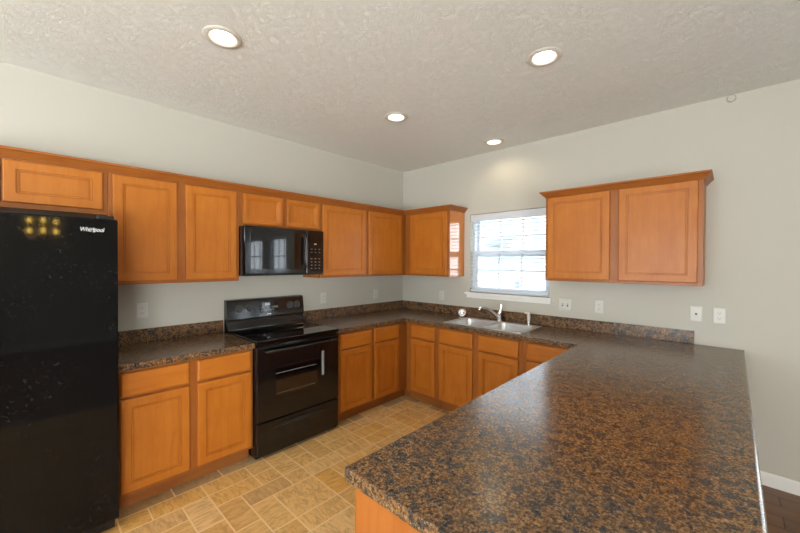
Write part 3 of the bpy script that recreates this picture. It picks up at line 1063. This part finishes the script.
go = 'white duplex wall outlets'
o1 = plate('white duplex outlet on the left wall between refrigerator and range', 'outlet', .072, .115, 'outlet')
o1['group'] = go
for loc, rz, lb in (((0, -1.28, 1.135), PI / 2, 'white duplex outlet on the left wall just right of the range'),
                    ((0, -.50, 1.130), PI / 2, 'white duplex outlet on the left wall near the room corner'),
                    ((.66, 0, 1.125), 0, 'white duplex outlet on the back wall between corner and window'),
                    ((2.40, 0, 1.140), 0, 'white duplex outlet on the back wall under the right cabinet'),
                    ((3.195, 0, 1.145), 0, 'white duplex outlet on the back wall at the far right, past the backsplash end')):
    place(copy_tree(o1), loc, rz, lb)
place(o1, (0, -2.91, 1.155), PI / 2)
place(plate('white two gang switch plate on the back wall right of the window sill', 'switch', .117, .115, 'switch'), (2.112, 0, 1.132))
place(plate('white cable jack plate above the right end of the backsplash', 'jack', .072, .115, 'jack'), (3.064, 0, 1.146))

# small round cap high on the right part of the back wall
m = MB().lathe([(.025, .0005), (.025, .012), (.020, .020), (.009, .024)], (3.243, 0, 2.722), '-y', 28)
tag(m.build('wall_sensor', WALL), 'small round wall coloured cap high on the back wall at the ceiling line', 'sensor')

# ------------------------------------------------------------------ recessed ceiling lights
def downlight(x, y, label):
    t = thing('ceiling_light', (x, y, H), label, 'light', 'round recessed ceiling lights')
    MB().lathe([(.0665, -.0005), (.098, -.0005), (.098, -.003), (.090, -.009), (.074, -.010), (.066, -.005), (.060, .046), (.0655, .046)], (x, y, H), seg=48, cap0=False, cap1=False).build('trim_ring', TRIMM, t)
    MB().lathe([(.056, .050), (.055, .040), (.048, .031), (.028, .026), (.004, .024)], (x, y, H), seg=40).build('lamp_face', LAMP, t)
    l = bpy.data.lights.new('downlight_beam', 'SPOT')
    l.energy = 4
    l.color = (1.0, 0.80, 0.52)
    l.spot_size = R(150)
    l.spot_blend = .55
    l.shadow_soft_size = .06
    o = bpy.data.objects.new('downlight_beam', l)
    o.location = (0, 0, -.012)
    o.parent = t
    COL.objects.link(o)


downlight(1.236, -2.768, 'lit recessed ceiling light nearest the refrigerator, left of the others')
downlight(2.438, -1.394, 'lit recessed ceiling light over the peninsula, in front of the right cabinet')
downlight(1.198, -1.374, 'lit recessed ceiling light over the middle of the kitchen, in front of the range')
downlight(1.502, -.272, 'lit recessed ceiling light above the window, casting a warm glow on the wall')

# ------------------------------------------------------------------ chandelier behind the camera (mirrored in the refrigerator)
cx, cy = 5.5, -3.365
t = thing('chandelier', (cx, cy, 1.85), 'brass chandelier with lit candle bulbs, mirrored as a warm glow in the refrigerator door', 'chandelier')
MB().lathe([(.06, -.0005), (.06, -.02), (.012, -.03), (.008, -.035)], (cx, cy, H), seg=24).tube([(cx, cy, H - .03), (cx, cy, 2.05)], .006).lathe([(.012, 2.06), (.035, 2.02), (.02, 1.96), (.045, 1.91), (.02, 1.86), (.006, 1.845)], (cx, cy, 0), seg=24).build('stem', BRASS, t)
for k in range(6):
    an = R((80, 180, 280)[k // 2])
    z = 1.93 if k % 2 else 2.075
    rr = .14
    p = lambda q, zz: (cx + q * math.cos(an), cy + q * math.sin(an), zz)
    MB().tube([p(.02, 1.94), p(.06, z - .10), p(.12, z - .09), p(rr, z - .045)], .006).lathe([(.01, -.045), (.03, -.035), (.014, -.03), (.012, 0)], p(rr, z), seg=16).build('arm', BRASS, t)
    MB().lathe([(.010, 0.001), (.018, .025), (.016, .05), (.004, .075)], p(rr, z), seg=14).build('bulb', CANDLE, t)

# ------------------------------------------------------------------ outside the window
m = MB().box(-40, 30, .6, 45, -.55, -.5)
o = m.build('ground', plain('pale_dry_grass', srgb(92, 98, 74), .9)); o['kind'] = 'structure'
SID = plain('pale_siding', srgb(152, 156, 161), .7)
ROOF = plain('grey_shingles', srgb(92, 98, 111), .8)
PANE = plain('far_window_pane', srgb(98, 105, 118), .3)
hx, hy = -9.5, 15.0
t = thing('neighbour_house', (hx, hy, -.5), 'pale sided house with a low grey porch roof, washed out beyond the window blind', 'house')
MB().box(hx - 9, hx + 11, hy, hy + 9, -.5, 4.7).build('wall', SID, t)
m = MB()
q4 = [(-11.9, 23.5, 2.95), (-4.75, 13.6, 2.70), (-4.97, 14.0, 2.86), (-12.6, 25.0, 3.45)]
q4 = [(-7.15, 14.6, 2.36), (-4.95, 13.6, 2.68), (-4.97, 14.0, 2.88), (-6.95, 14.9, 2.70)]
m.loops([q4, [(x, y + .1, z + .12) for x, y, z in q4]])
m.build('porch_roof', ROOF, t)
m = MB()
m.prism([(hy - .4, 4.6), (hy + 4.5, 6.6), (hy + 9.4, 4.6), (hy + 9.4, 4.75), (hy + 4.5, 6.8), (hy - .4, 4.75)], lambda a_, b_, w: (w, a_, b_), hx - 9.4, hx + 11.4)
m.build('roof', ROOF, t)
for k, (xx, zz) in enumerate(((2.95, 1.75), (4.0, .45), (8.2, 1.2))):
    w_ = MB().box(hx + xx, hx + xx + .34, hy - .06, hy, zz - .42, zz + .1).build('window', SID, t)
    MB().box(hx + xx + .04, hx + xx + .30, hy - .075, hy - .061, zz - .38, zz + .06).build('pane', PANE, w_)
